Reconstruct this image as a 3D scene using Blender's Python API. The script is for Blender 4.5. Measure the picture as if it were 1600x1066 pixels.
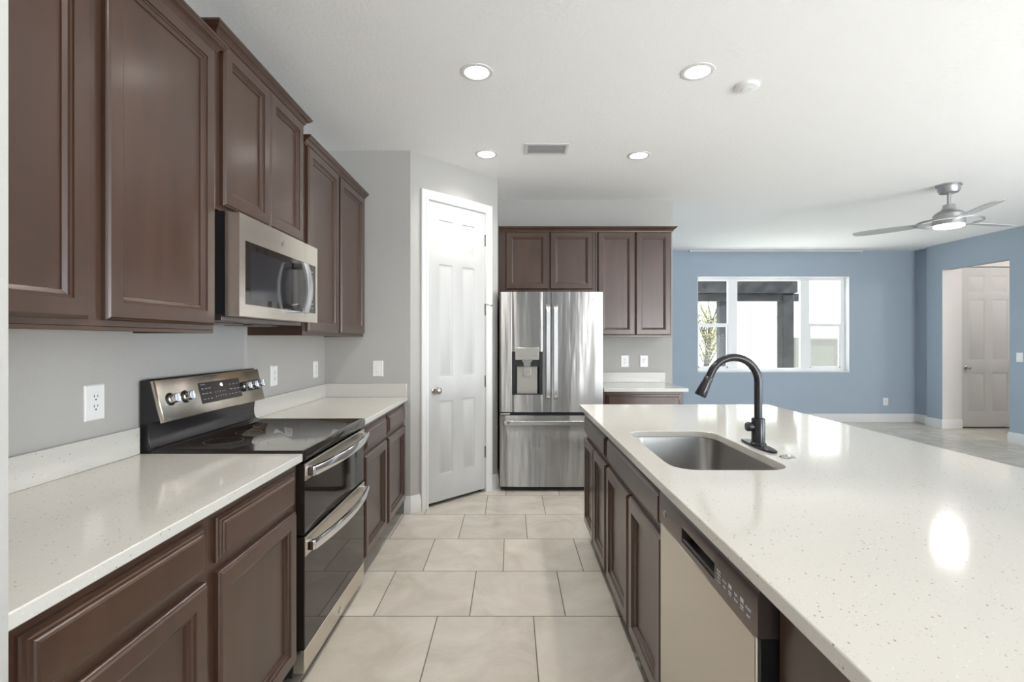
import bpy, bmesh, math, random
from mathutils import Vector, Matrix
random.seed(7)
PI = math.pi
C = bpy.context.scene.collection
SC = bpy.context.scene
for o in list(bpy.data.objects):
    bpy.data.objects.remove(o)

# ------------------------------------------------------------------ camera
FPX, CX, CY, EYE = 770.0, 799.0, 532.0, 1.335
cam = bpy.data.cameras.new('camera')
cam.sensor_fit = 'HORIZONTAL'; cam.sensor_width = 36.0
cam.lens = FPX / 1600 * 36
cam.shift_x = (800 - CX) / 1600
cam.shift_y = (CY - 533) / 1600
cam.clip_start = 0.05
cam_o = bpy.data.objects.new('camera', cam); C.objects.link(cam_o)
cam_o.location = (0, 0, EYE); cam_o.rotation_euler = (PI / 2, 0, 0)
SC.camera = cam_o

# ------------------------------------------------------------------ light and exposure
SC.view_settings.view_transform = 'Standard'
SC.view_settings.look = 'None'
SC.view_settings.exposure = 1.14
SC.view_settings.gamma = 1.0
SC.view_settings.use_curve_mapping = False
W = bpy.data.worlds.new('world'); SC.world = W; W.use_nodes = True
bg = W.node_tree.nodes['Background']
bg.inputs[0].default_value = (0.80, 0.90, 1.0, 1)
bg.inputs[1].default_value = 2.2
sun = bpy.data.lights.new('sun', 'SUN'); sun.energy = 9.0; sun.angle = 0.01; sun.color = (1.0, 0.96, 0.9)
sun_o = bpy.data.objects.new('sun', sun); C.objects.link(sun_o)
sun_o.rotation_euler = (math.radians(4), math.radians(44), 0)
DOWNLIGHT_W = 25.0
FAN_W = 14.0
HALL_W = 14.0
PORTALS = []          # (centre, size_x, size_y, rotation) of the openings the sky shines through

def portal(loc, sx, sy, rot):
    l = bpy.data.lights.new('daylight_portal', 'AREA'); l.shape = 'RECTANGLE'
    l.size = sx; l.size_y = sy; l.cycles.is_portal = True
    o = bpy.data.objects.new('daylight_portal', l); C.objects.link(o)
    o.location = loc; o.rotation_euler = rot
portal((4.29, 8.30, 1.6), 2.5, 1.6, (-PI / 2, 0, 0))
portal((4.5, -3.62, 1.25), 3.6, 2.5, (PI / 2, 0, 0))
portal((6.70, 0.2, 1.25), 4.4, 2.5, (0, PI / 2, PI))
# added fill lamps outside unseen openings, tilted up to brighten the ceiling
def fill_lamp(name, loc, sx, sy, rot, e, col):
    l = bpy.data.lights.new(name, 'AREA'); l.shape = 'RECTANGLE'
    l.size = sx; l.size_y = sy; l.energy = e; l.color = col
    o = bpy.data.objects.new(name, l); C.objects.link(o)
    o.location = loc; o.rotation_euler = rot
fill_lamp('fill_rear', (4.5, -3.9, 1.1), 3.4, 2.0, (math.radians(150), 0, 0), 160, (1.0, 0.97, 0.93))
fill_lamp('fill_side', (7.0, 0.2, 1.1), 2.0, 4.2, (0, math.radians(150), 0), 80, (0.88, 0.93, 1.0))

# ------------------------------------------------------------------ materials
def nt(m): return m.node_tree.nodes, m.node_tree.links
def mat(name, col, rough=0.5, metal=0.0, spec=0.5, coat=0.0, emit=None, estr=0.0, trans=0.0, bump=None, var=None, aniso=None):
    m = bpy.data.materials.new(name); m.use_nodes = True
    N, L = nt(m); b = N['Principled BSDF']
    b.inputs['Base Color'].default_value = (*col, 1)
    b.inputs['Roughness'].default_value = rough
    b.inputs['Metallic'].default_value = metal
    b.inputs['Specular IOR Level'].default_value = spec
    b.inputs['Coat Weight'].default_value = coat
    b.inputs['Coat Roughness'].default_value = 0.22
    b.inputs['Transmission Weight'].default_value = trans
    if emit: b.inputs['Emission Color'].default_value = (*emit, 1); b.inputs['Emission Strength'].default_value = estr
    tc = N.new('ShaderNodeNewGeometry')
    if bump:
        sc_, st, dist = bump[:3]
        mp = N.new('ShaderNodeMapping'); mp.inputs['Scale'].default_value = bump[3] if len(bump) > 3 else (1, 1, 1)
        n = N.new('ShaderNodeTexNoise'); n.inputs['Scale'].default_value = sc_; n.inputs['Detail'].default_value = 3
        bp = N.new('ShaderNodeBump'); bp.inputs['Strength'].default_value = st; bp.inputs['Distance'].default_value = dist
        L.new(tc.outputs['Position'], mp.inputs[0]); L.new(mp.outputs[0], n.inputs[0])
        L.new(n.outputs[0], bp.inputs['Height']); L.new(bp.outputs[0], b.inputs['Normal'])
    if var:
        sc_, c2, scl = var
        mp = N.new('ShaderNodeMapping'); mp.inputs['Scale'].default_value = scl
        n = N.new('ShaderNodeTexNoise'); n.inputs['Scale'].default_value = sc_; n.inputs['Detail'].default_value = 5; n.inputs['Distortion'].default_value = 0.6
        mx = N.new('ShaderNodeMix'); mx.data_type = 'RGBA'
        mx.inputs[6].default_value = (*col, 1); mx.inputs[7].default_value = (*c2, 1)
        r = N.new('ShaderNodeMapRange'); r.inputs[1].default_value = 0.3; r.inputs[2].default_value = 0.7
        L.new(tc.outputs['Position'], mp.inputs[0]); L.new(mp.outputs[0], n.inputs[0])
        L.new(n.outputs[0], r.inputs[0]); L.new(r.outputs[0], mx.inputs[0]); L.new(mx.outputs[2], b.inputs['Base Color'])
    if aniso:
        a, t = aniso
        b.inputs['Anisotropic'].default_value = a
        cb = N.new('ShaderNodeCombineXYZ')
        for i in range(3): cb.inputs[i].default_value = t[i]
        L.new(cb.outputs[0], b.inputs['Tangent'])
    return m

M = {}
M['wall'] = mat('greige_wall_paint', (0.43, 0.42, 0.40), 0.75, spec=0.3, bump=(90, 0.25, 0.004))
M['blue'] = mat('blue_wall_paint', (0.36, 0.43, 0.505), 0.75, spec=0.3, bump=(90, 0.25, 0.004))
M['ceiling'] = mat('white_ceiling_paint', (0.90, 0.90, 0.895), 0.9, spec=0.2, bump=(45, 0.35, 0.006))
M['hallwall'] = mat('pale_hall_paint', (0.68, 0.66, 0.64), 0.7, spec=0.3)
M['trim'] = mat('white_semigloss_trim', (0.72, 0.72, 0.71), 0.35)
M['door'] = mat('white_door_paint', (0.53, 0.53, 0.52), 0.4)
M['wood'] = mat('espresso_stained_maple', (0.064, 0.029, 0.016), 0.36, spec=0.45, coat=0.55, var=(6, (0.042, 0.018, 0.010), (1.5, 1.5, 0.25)), bump=(60, 0.05, 0.002, (1, 1, 0.08)))
M['wood_in'] = mat('cabinet_underside_birch', (0.50, 0.33, 0.18), 0.5)
M['kick'] = mat('toe_kick_dark', (0.035, 0.028, 0.028), 0.5)
M['steel'] = mat('brushed_stainless', (0.70, 0.65, 0.58), 0.27, 1.0, aniso=(0.8, (0, 0, 1)), bump=(8, 0.02, 0.01, (1, 1, 60)))
M['fridge'] = mat('fridge_stainless', (0.40, 0.40, 0.40), 0.34, 1.0, aniso=(1.0, (0, 0, 1)), bump=(6, 0.6, 0.02, (1, 1, 0.12)))
M['bar'] = mat('satin_bar_steel', (0.72, 0.72, 0.72), 0.32, 1.0)
M['sinksteel'] = mat('sink_satin_steel', (0.36, 0.345, 0.33), 0.30, 1.0, bump=(200, 0.03, 0.002, (1, 1, 8)))
M['chrome'] = mat('polished_chrome', (0.85, 0.85, 0.87), 0.10, 1.0)
M['nickel'] = mat('satin_nickel', (0.48, 0.46, 0.43), 0.25, 1.0)
M['black'] = mat('black_enamel', (0.018, 0.016, 0.018), 0.22)
M['blackmat'] = mat('black_plastic', (0.012, 0.012, 0.014), 0.45)
M['glass_black'] = mat('black_oven_glass', (0.020, 0.015, 0.012), 0.04, spec=0.45)
M['display'] = mat('brown_black_display', (0.030, 0.022, 0.020), 0.38)
M['mesh_window'] = mat('microwave_window_screen', (0.022, 0.022, 0.025), 0.10)
M['slate'] = mat('dark_steel_slate', (0.16, 0.13, 0.12), 0.25, 0.7)
M['faucet'] = mat('matte_black_bronze', (0.032, 0.032, 0.036), 0.22, 0.4)
M['plate'] = mat('white_plastic_plate', (0.80, 0.80, 0.79), 0.3)
M['slot'] = mat('dark_slot', (0.03, 0.03, 0.03), 0.6)
M['print'] = mat('white_print', (0.50, 0.50, 0.54), 0.5)
M['greyprint'] = mat('grey_print', (0.20, 0.20, 0.20), 0.5)
M['lcd'] = mat('lit_display_digits', (0.8, 0.9, 1), 0.5, emit=(0.75, 0.85, 1), estr=1.6)
M['lens'] = mat('led_lens', (1, 1, 1), 0.5, emit=(1.0, 0.97, 0.92), estr=9.0)
M['fanlens'] = mat('fan_led_lens', (1, 1, 1), 0.5, emit=(1.0, 0.98, 0.95), estr=7.0)
M['fan'] = mat('brushed_nickel_fan', (0.42, 0.42, 0.43), 0.38, 0.8)
M['blade'] = mat('silver_fan_blade', (0.46, 0.46, 0.47), 0.45)
M['ventgrey'] = mat('vent_shadow_grey', (0.07, 0.07, 0.07), 0.7)
M['ventslat'] = mat('grey_vent_slat', (0.36, 0.36, 0.36), 0.6)
M['vinyl'] = mat('white_vinyl_window', (0.85, 0.86, 0.87), 0.35)
M['stucco'] = mat('white_stucco', (0.85, 0.84, 0.80), 0.9, bump=(30, 0.3, 0.01))
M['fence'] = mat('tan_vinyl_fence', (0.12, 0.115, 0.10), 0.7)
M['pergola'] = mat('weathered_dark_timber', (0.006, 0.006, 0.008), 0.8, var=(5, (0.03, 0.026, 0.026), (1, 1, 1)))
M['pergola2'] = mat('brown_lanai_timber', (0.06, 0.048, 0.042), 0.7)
M['bark'] = mat('tree_bark', (0.05, 0.04, 0.03), 0.9)
M['leaf'] = mat('tree_leaf', (0.15, 0.14, 0.05), 0.7)
M['grass'] = mat('lawn', (0.22, 0.22, 0.10), 0.9)
M['patio'] = mat('concrete_patio', (0.70, 0.68, 0.64), 0.9)

def quartz(name, base):
    m = mat(name, base, 0.09, spec=0.5)
    N, L = nt(m); b = N['Principled BSDF']; g = N.new('ShaderNodeNewGeometry')
    prev = None
    for sc_, thr, keep, colr in ((110, 0.17, 0.22, (0.27, 0.25, 0.22)), (210, 0.20, 0.35, (0.44, 0.42, 0.37)), (150, 0.18, 0.2, (0.66, 0.66, 0.64))):
        mp = N.new('ShaderNodeMapping'); mp.inputs['Scale'].default_value = (1.0, 0.62, 1.0); mp.inputs['Rotation'].default_value = (0.3, 0.2, 0.6 + sc_)
        L.new(g.outputs['Position'], mp.inputs[0])
        v = N.new('ShaderNodeTexVoronoi'); v.inputs['Scale'].default_value = sc_
        L.new(mp.outputs[0], v.inputs['Vector'])
        lt = N.new('ShaderNodeMath'); lt.operation = 'LESS_THAN'; lt.inputs[1].default_value = thr
        L.new(v.outputs['Distance'], lt.inputs[0])
        sp = N.new('ShaderNodeSeparateColor'); L.new(v.outputs['Color'], sp.inputs[0])
        l2 = N.new('ShaderNodeMath'); l2.operation = 'LESS_THAN'; l2.inputs[1].default_value = keep
        L.new(sp.outputs[0], l2.inputs[0])
        mu = N.new('ShaderNodeMath'); mu.operation = 'MULTIPLY'
        L.new(lt.outputs[0], mu.inputs[0]); L.new(l2.outputs[0], mu.inputs[1])
        mx = N.new('ShaderNodeMix'); mx.data_type = 'RGBA'
        mx.inputs[6].default_value = (*base, 1); mx.inputs[7].default_value = (*colr, 1)
        if prev: L.new(prev.outputs[2], mx.inputs[6])
        L.new(mu.outputs[0], mx.inputs[0]); prev = mx
    L.new(prev.outputs[2], b.inputs['Base Color'])
    return m
M['quartz'] = quartz('speckled_white_quartz', (0.57, 0.555, 0.515))

def tile_floor():
    m = mat('stone_look_tile', (0.5, 0.45, 0.4), 0.3)
    N, L = nt(m); b = N['Principled BSDF']; g = N.new('ShaderNodeNewGeometry')
    s = N.new('ShaderNodeSeparateXYZ'); L.new(g.outputs['Position'], s.inputs[0])
    def ma(op, a, c=None, d=None):
        n = N.new('ShaderNodeMath'); n.operation = op
        for i, x in enumerate((a, c, d)):
            if x is None: continue
            if isinstance(x, (int, float)): n.inputs[i].default_value = x
            else: L.new(x, n.inputs[i])
        return n.outputs[0]
    P = 0.4646
    yy = ma('DIVIDE', ma('SUBTRACT', s.outputs[1], 2.384), P)
    row = ma('FLOOR', yy); fy = ma('SUBTRACT', yy, row)
    xx = ma('DIVIDE', ma('SUBTRACT', ma('SUBTRACT', s.outputs[0], 0.262), ma('MULTIPLY', row, 0.155)), P)
    col = ma('FLOOR', xx); fx = ma('SUBTRACT', xx, col)
    hw = 0.0052
    ex = ma('MINIMUM', fx, ma('SUBTRACT', 1.0, fx)); ey = ma('MINIMUM', fy, ma('SUBTRACT', 1.0, fy))
    e = ma('MINIMUM', ex, ey); grout = ma('LESS_THAN', e, hw)
    cb = N.new('ShaderNodeCombineXYZ'); L.new(col, cb.inputs[0]); L.new(row, cb.inputs[1])
    wn = N.new('ShaderNodeTexWhiteNoise'); wn.noise_dimensions = '3D'; L.new(cb.outputs[0], wn.inputs['Vector'])
    off = N.new('ShaderNodeVectorMath'); off.operation = 'MULTIPLY_ADD'
    L.new(wn.outputs['Color'], off.inputs[0]); off.inputs[1].default_value = (7, 7, 7); L.new(g.outputs['Position'], off.inputs[2])
    n = N.new('ShaderNodeTexNoise'); n.inputs['Scale'].default_value = 3.2; n.inputs['Detail'].default_value = 7; n.inputs['Roughness'].default_value = 0.62; n.inputs['Distortion'].default_value = 0.8
    L.new(off.outputs[0], n.inputs['Vector'])
    r = N.new('ShaderNodeMapRange'); r.inputs[1].default_value = 0.35; r.inputs[2].default_value = 0.68; L.new(n.outputs[0], r.inputs[0])
    m1 = N.new('ShaderNodeMix'); m1.data_type = 'RGBA'; L.new(r.outputs[0], m1.inputs[0])
    m1.inputs[6].default_value = (0.475, 0.435, 0.375, 1); m1.inputs[7].default_value = (0.595, 0.56, 0.505, 1)
    hs = N.new('ShaderNodeHueSaturation'); L.new(m1.outputs[2], hs.inputs['Color'])
    L.new(ma('ADD', ma('MULTIPLY', wn.outputs['Value'], 0.10), 0.95), hs.inputs['Value'])
    m2 = N.new('ShaderNodeMix'); m2.data_type = 'RGBA'; L.new(grout, m2.inputs[0])
    L.new(hs.outputs[0], m2.inputs[6]); m2.inputs[7].default_value = (0.11, 0.095, 0.08, 1)
    L.new(m2.outputs[2], b.inputs['Base Color'])
    L.new(ma('ADD', ma('MULTIPLY', grout, 0.5), 0.27), b.inputs['Roughness'])
    bp = N.new('ShaderNodeBump'); bp.inputs['Strength'].default_value = 0.4; bp.inputs['Distance'].default_value = 0.002
    L.new(ma('SUBTRACT', 1.0, grout), bp.inputs['Height']); L.new(bp.outputs[0], b.inputs['Normal'])
    return m
M['tile'] = tile_floor()
def pane_mat():
    m = bpy.data.materials.new('window_glass'); m.use_nodes = True
    N, L = nt(m); N.clear()
    o = N.new('ShaderNodeOutputMaterial'); t = N.new('ShaderNodeBsdfTransparent'); g = N.new('ShaderNodeBsdfGlossy')
    g.inputs['Roughness'].default_value = 0.01; mx = N.new('ShaderNodeMixShader'); mx.inputs[0].default_value = 0.012
    t.inputs[0].default_value = (0.96, 0.98, 0.97, 1)
    L.new(t.outputs[0], mx.inputs[1]); L.new(g.outputs[0], mx.inputs[2]); L.new(mx.outputs[0], o.inputs[0])
    return m
M['pane'] = pane_mat()

# ------------------------------------------------------------------ mesh helpers
X, Y, Z = Vector((1, 0, 0)), Vector((0, 1, 0)), Vector((0, 0, 1))
def frame(o, u, v, w):
    return Matrix(((u.x, v.x, w.x, o[0]), (u.y, v.y, w.y, o[1]), (u.z, v.z, w.z, o[2]), (0, 0, 0, 1)))
class MB:
    def __init__(s, F=None): s.v = []; s.f = []; s.F = F or Matrix.Identity(4)
    def add(s, vs, fs):
        n = len(s.v); s.v += [s.F @ Vector(p) for p in vs]; s.f += [[i + n for i in f] for f in fs]; return s
    def box(s, a, b):
        x0, y0, z0 = (min(a[i], b[i]) for i in range(3)); x1, y1, z1 = (max(a[i], b[i]) for i in range(3))
        return s.add([(x0, y0, z0), (x1, y0, z0), (x1, y1, z0), (x0, y1, z0), (x0, y0, z1), (x1, y0, z1), (x1, y1, z1), (x0, y1, z1)],
                     [(0, 3, 2, 1), (4, 5, 6, 7), (0, 1, 5, 4), (1, 2, 6, 5), (2, 3, 7, 6), (3, 0, 4, 7)])
    def rings(s, loops, cap0=True, cap1=True):
        n = len(loops[0]); vs = [p for l in loops for p in l]; fs = []
        for k in range(len(loops) - 1):
            for i in range(n):
                j = (i + 1) % n
                fs.append((k * n + i, k * n + j, (k + 1) * n + j, (k + 1) * n + i))
        if cap0: fs.append(tuple(reversed(range(n))))
        if cap1: fs.append(tuple((len(loops) - 1) * n + i for i in range(n)))
        return s.add(vs, fs)
    def panel(s, u0, v0, u1, v1, prof, cap0=True):
        return s.rings([[(u0 + i, v0 + i, d), (u1 - i, v0 + i, d), (u1 - i, v1 - i, d), (u0 + i, v1 - i, d)] for i, d in prof], cap0)
    def lathe(s, prof, n=32, c=(0, 0, 0), cap0=True, cap1=True):      # about local z; prof = (r, z)
        return s.rings([[(c[0] + r * math.cos(2 * PI * i / n), c[1] + r * math.sin(2 * PI * i / n), c[2] + z) for i in range(n)] for r, z in prof], cap0, cap1)
    def tube(s, pts, r, n=16, sx=1.0):
        pts = [Vector(p) for p in pts]; rs = r if isinstance(r, (list, tuple)) else [r] * len(pts)
        loops = []; ref = None
        for i, p in enumerate(pts):
            t = (pts[min(i + 1, len(pts) - 1)] - pts[max(i - 1, 0)]).normalized()
            if ref is None:
                ref = t.cross(Z) if abs(t.z) < 0.9 else t.cross(X)
                ref.normalize()
            ref = (ref - t * ref.dot(t)).normalized(); q = t.cross(ref)
            loops.append([p + (ref * math.cos(2 * PI * k / n) * sx + q * math.sin(2 * PI * k / n)) * rs[i] for k in range(n)])
        return s.rings([[tuple(a) for a in l] for l in loops])
    def sweep(s, prof, path, side=1):
        """profile [(out, z)] swept along a plan path with mitred corners; out is to the right of travel for side=1"""
        P = [Vector((p[0], p[1], 0)) for p in path]; loops = []
        for i, p in enumerate(P):
            ns = []
            for a, b in ((i - 1, i), (i, i + 1)):
                if a >= 0 and b < len(P):
                    d = (P[b] - P[a]).normalized(); ns.append(Vector((d.y, -d.x, 0)) * side)
            m = ns[0] if len(ns) == 1 else (ns[0] + ns[1]) / (1 + ns[0].dot(ns[1]))
            loops.append([(p.x + m.x * o, p.y + m.y * o, z) for o, z in prof])
        return s.rings(loops)
def rrect(x0, y0, x1, y1, r, z, n=6):
    out = []
    for cx, cy, a in ((x1 - r, y1 - r, 0), (x0 + r, y1 - r, 90), (x0 + r, y0 + r, 180), (x1 - r, y0 + r, 270)):
        for k in range(n + 1):
            t = math.radians(a + 90 * k / n); out.append((cx + r * math.cos(t), cy + r * math.sin(t), z))
    return out
def obj(name, mb, m, parent=None, bevel=0.0, flip=False, angle=35, seg=2, **props):
    loc = parent.matrix_world_loc if False else (Vector(parent['_loc']) if parent is not None and '_loc' in parent else Vector((0, 0, 0)))
    me = bpy.data.meshes.new(name)
    me.from_pydata([tuple(v - loc) for v in mb.v], [], mb.f)
    b = bmesh.new(); b.from_mesh(me); bmesh.ops.recalc_face_normals(b, faces=b.faces); b.to_mesh(me); b.free()
    me.materials.append(M[m] if isinstance(m, str) else m)
    me.polygons.foreach_set('use_smooth', [True] * len(me.polygons)); me.set_sharp_from_angle(angle=math.radians(angle))
    o = bpy.data.objects.new(name, me); C.objects.link(o)
    if parent is not None:
        o.parent = parent; o['_loc'] = tuple(loc)
    if bevel:
        bv = o.modifiers.new('bevel', 'BEVEL'); bv.width = bevel; bv.segments = seg; bv.limit_method = 'ANGLE'; bv.angle_limit = math.radians(40); bv.harden_normals = False
    for k, v in props.items(): o[k] = v
    return o
def thing(name, label, cat, loc, group=None):
    o = bpy.data.objects.new(name, None); C.objects.link(o); o.empty_display_size = 0.1
    o.location = loc; o['_loc'] = tuple(loc); o['label'] = label; o['category'] = cat
    if group: o['group'] = group
    return o
def struct(name, mb, m, parent=None, **k):
    o = obj(name, mb, m, parent, **k)
    if parent is None: o['kind'] = 'structure'
    return o
def dup(root, loc, label, group=None):
    r = root.copy(); C.objects.link(r); r.location = loc; r['label'] = label
    if group: r['group'] = group
    for ch in list(root.children):
        c = ch.copy(); C.objects.link(c); c.parent = r
        for g in ch.children:
            d = g.copy(); C.objects.link(d); d.parent = c
    return r
def text(mb, s, size, F, depth=0.0004):
    """lettering as geometry: laid in F's u,v plane, centred"""
    cu = bpy.data.curves.new('t', 'FONT'); cu.body = s; cu.size = size; cu.align_x = 'CENTER'; cu.align_y = 'CENTER'; cu.extrude = depth; cu.resolution_u = 2
    o = bpy.data.objects.new('t', cu); C.objects.link(o)
    me = bpy.data.meshes.new_from_object(o)
    n = len(mb.v); mb.v += [F @ v.co for v in me.vertices]; mb.f += [[i + n for i in p.vertices] for p in me.polygons]
    bpy.data.objects.remove(o); bpy.data.curves.remove(cu); bpy.data.meshes.remove(me)
    return mb

CEIL = 2.80
# ------------------------------------------------------------------ room shell
struct('floor', MB().box((-1.6, -3.6, -0.1), (8.6, 8.2, 0)), 'tile')
struct('ceiling', MB().box((-1.6, -3.7, CEIL), (8.6, 8.2, CEIL + 0.12)), 'ceiling')
struct('wall_left', MB().box((-1.56, 0.774, 0), (-1.44, 5.1, CEIL)), 'wall')
struct('wall_left_near', MB().box((-1.56, -3.6, 0), (-0.79, 0.774, CEIL)), 'wall')
struct('wall_pantry_front', MB().box((-1.44, 3.80, 0), (-0.80, 3.92, CEIL)).add(
    [(-0.80, 3.80, 0), (-0.778, 3.80, 0), (-0.80, 3.92, 0), (-0.80, 3.80, CEIL), (-0.778, 3.80, CEIL), (-0.80, 3.92, CEIL)],
    [(0, 2, 1), (3, 4, 5), (0, 1, 4, 3), (1, 2, 5, 4), (2, 0, 3, 5)]), 'wall')
DU = Vector((0.652, 0.65, 0)).normalized(); DW = Vector((DU.y, -DU.x, 0))
DF = frame((-0.778, 3.80, 0), DU, Z, DW)                 # diagonal wall: u along it, v up, w into the room
w = MB(DF)
for u0, u1, v0, v1 in ((0, 0.150, 0, CEIL), (0.787, 0.921, 0, CEIL), (0.150, 0.787, 2.465, CEIL)):
    w.box((u0, v0, -0.11), (u1, v1, 0))
struct('wall_pantry_diagonal', w, 'wall')
struct('wall_pantry_return', MB().add([(-0.127, 4.449, 0), (-0.127, 5.26, 0), (-0.25, 5.26, 0), (-0.25, 4.42, 0), (-0.127, 4.449, CEIL), (-0.127, 5.26, CEIL), (-0.25, 5.26, CEIL), (-0.25, 4.42, CEIL)],
    [(3, 2, 1, 0), (4, 5, 6, 7), (0, 1, 5, 4), (1, 2, 6, 5), (2, 3, 7, 6), (3, 0, 4, 7)]), 'wall')
struct('wall_pantry_inner', MB().box((-1.45, 5.0, 0), (-0.24, 5.1, CEIL)), 'wall')
struct('wall_back', MB().box((-0.127, 5.14, 0), (1.68, 5.26, CEIL)), 'wall')
struct('wall_divider', MB().box((1.56, 5.26, 0), (1.68, 8.06, CEIL)), 'blue')
WX0, WX1, WZ0, WZ1 = 3.046, 5.527, 0.832, 2.378
w = MB()
for x0, x1, z0, z1 in ((1.56, WX0, 0, CEIL), (WX1, 6.62, 0, CEIL), (WX0, WX1, 0, WZ0), (WX0, WX1, WZ1, CEIL)):
    w.box((x0, 8.06, z0), (x1, 8.24, z1))
struct('wall_far', w, 'blue')
struct('wall_right_recess', MB().box((6.62, 7.75, 0), (6.74, 8.24, CEIL)), 'blue')
w = MB()
for y0, y1, z0, z1 in ((7.47, 7.75, 0, CEIL), (2.4, 6.46, 0, CEIL), (-3.6, -2.0, 0, CEIL), (6.46, 7.47, 2.402, CEIL), (-2.0, 2.4, 2.42, CEIL)):  # the opening at the near end is unseen, added to let light in
    w.box((6.53, y0, z0), (6.65, y1, z1))
struct('wall_right', w, 'blue')
w = MB()
for x0, x1, z0, z1 in ((-1.6, 2.7, 0, CEIL), (6.3, 6.65, 0, CEIL), (2.7, 6.3, 2.42, CEIL)):  # wide unseen opening, added behind the camera to light the room
    w.box((x0, -3.6, z0), (x1, -3.5, z1))
struct('wall_near', w, 'blue')
# hall beyond the opening
D2X0, D2X1 = 6.84, 7.66
w = MB()
for x0, x1, z0, z1 in ((6.65, D2X0 - 0.012, 0, CEIL), (D2X1 + 0.012, 8.5, 0, CEIL), (D2X0 - 0.012, D2X1 + 0.012, 2.455, CEIL)):
    w.box((x0, 7.47, z0), (x1, 7.59, z1))
w.box((6.534, 7.468, 0.0), (6.65, 7.4705, 2.402))
struct('wall_hall_far', w, 'hallwall')
struct('hall_light_blocker', MB().box((6.66, 7.60, 0), (8.5, 7.66, CEIL)), 'hallwall')  # unseen blocker, added to stop light leaking under the hall door
struct('wall_hall_right', MB().box((8.5, 5.0, 0), (8.6, 7.6, CEIL)), 'hallwall')
struct('wall_hall_near', MB().box((6.65, 5.0, 0), (8.5, 5.1, CEIL)), 'hallwall')
struct('wall_hall_left', MB().box((6.65, 5.1, 0), (6.662, 6.46, CEIL)).box((6.65, 6.46, 2.402), (6.662, 7.47, CEIL)), 'hallwall')
# baseboards
BB = [(0, 0), (0.014, 0), (0.014, 0.088), (0.011, 0.094), (0.011, 0.102), (0.008, 0.108), (0.008, 0.120), (0.003, 0.133), (0, 0.133)]
BBS = [(0, 0), (0.014, 0), (0.014, 0.108), (0.009, 0.120), (0.009, 0.128), (0.004, 0.135), (0, 0.135)]
cs = DF @ Vector((0.088, 0, 0)); ce = DF @ Vector((0.852, 0, 0)); cf = DF @ Vector((0.921, 0, 0))
struct('baseboard_pantry_left', MB().sweep(BB, [(-0.826, 3.80), (-0.778, 3.80), (cs.x, cs.y)]), 'trim')
struct('baseboard_pantry_right', MB().sweep(BB, [(ce.x, ce.y), (cf.x, cf.y), (-0.127, 4.62)]), 'trim')
struct('baseboard_far', MB().sweep(BBS, [(1.68, 8.06), (6.62, 8.06), (6.62, 7.75), (6.53, 7.75), (6.53, 7.47), (D2X0 - 0.012, 7.47)]), 'trim')
struct('baseboard_right', MB().sweep(BBS, [(6.65, 6.46), (6.53, 6.46), (6.53, 2.4)]), 'trim')
struct('baseboard_hall', MB().sweep(BBS, [(D2X1 + 0.012, 7.47), (8.5, 7.47), (8.5, 5.1)]), 'trim')

# ------------------------------------------------------------------ doors
def six_panel(F, w_, z0, z1, panels, th=0.035):
    b = MB(F)
    us = sorted({0, w_} | {u for p in panels for u in p[:2]}); vs = sorted({z0, z1} | {v for p in panels for v in p[2:]})
    for i in range(len(us) - 1):
        for j in range(len(vs) - 1):
            a = (us[i], us[i + 1], vs[j], vs[j + 1])
            if any(abs(a[0] - p[0]) < 1e-6 and abs(a[2] - p[2]) < 1e-6 for p in panels):
                b.panel(a[0], a[2], a[1], a[3], [(0, 0), (0.006, -0.007), (0.014, -0.008), (0.032, -0.0015)], cap0=False)
            else: b.add([(a[0], a[2], 0), (a[1], a[2], 0), (a[1], a[3], 0), (a[0], a[3], 0)], [(0, 1, 2, 3)])
    b.add([(0, z0, 0), (w_, z0, 0), (w_, z1, 0), (0, z1, 0), (0, z0, -th), (w_, z0, -th), (w_, z1, -th), (0, z1, -th)],
          [(0, 4, 5, 1), (1, 5, 6, 2), (2, 6, 7, 3), (3, 7, 4, 0), (4, 7, 6, 5)])
    bm = bmesh.new()
    return b
def door_thing(name, F, w_, z0, z1, panels, knob_u, knob_z):
    b = six_panel(F, w_, z0, z1, panels)
    o = obj(name, b, 'door'); o['kind'] = 'structure'
    # merge the shared grid corners so the face is one skin
    bm = bmesh.new(); bm.from_mesh(o.data); bmesh.ops.remove_doubles(bm, verts=bm.verts, dist=1e-5)
    bmesh.ops.recalc_face_normals(bm, faces=bm.faces); bm.to_mesh(o.data); bm.free()
    k = MB(F @ Matrix.Translation((knob_u, knob_z, 0)))
    k.lathe([(0.033, 0), (0.033, 0.006), (0.026, 0.010), (0.012, 0.012), (0.012, 0.030), (0.022, 0.036), (0.029, 0.046), (0.029, 0.056), (0.022, 0.066), (0.010, 0.071)], 32)
    obj('door_knob', k, 'nickel', o)
    return o
DFd = DF @ Matrix.Translation((0.165, 0, -0.004))
pz = [(2.057, 2.317), (1.032, 1.956), (0.241, 0.842)]
d1 = door_thing('door_1', DFd, 0.607, 0.030, 2.452, [(a, c, z0, z1) for a, c in ((0.110, 0.251), (0.353, 0.492)) for z0, z1 in pz], 0.0686, 0.931)
d1['label'] = 'tall white six-panel pantry door set in the diagonal wall'
for z_ in (2.215, 1.606, 0.974, 0.353):
    h = MB(DFd @ Matrix.Translation((0.612, z_, 0)))
    h.box((-0.010, -0.05, 0.0), (0.010, 0.05, 0.004)).box((-0.004, -0.052, 0.004), (0.004, 0.052, 0.011))
    if z_ == 1.606:
        h.tube([(0, 0.047, 0.01), (0.012, 0.040, 0.04), (0.018, 0.034, 0.062)], 0.004, 10)
        h.lathe([(0.009, 0), (0.009, 0.01)], 12, (0.018, 0.034, 0.06))
    obj('hinge', h, 'nickel', d1)
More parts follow.
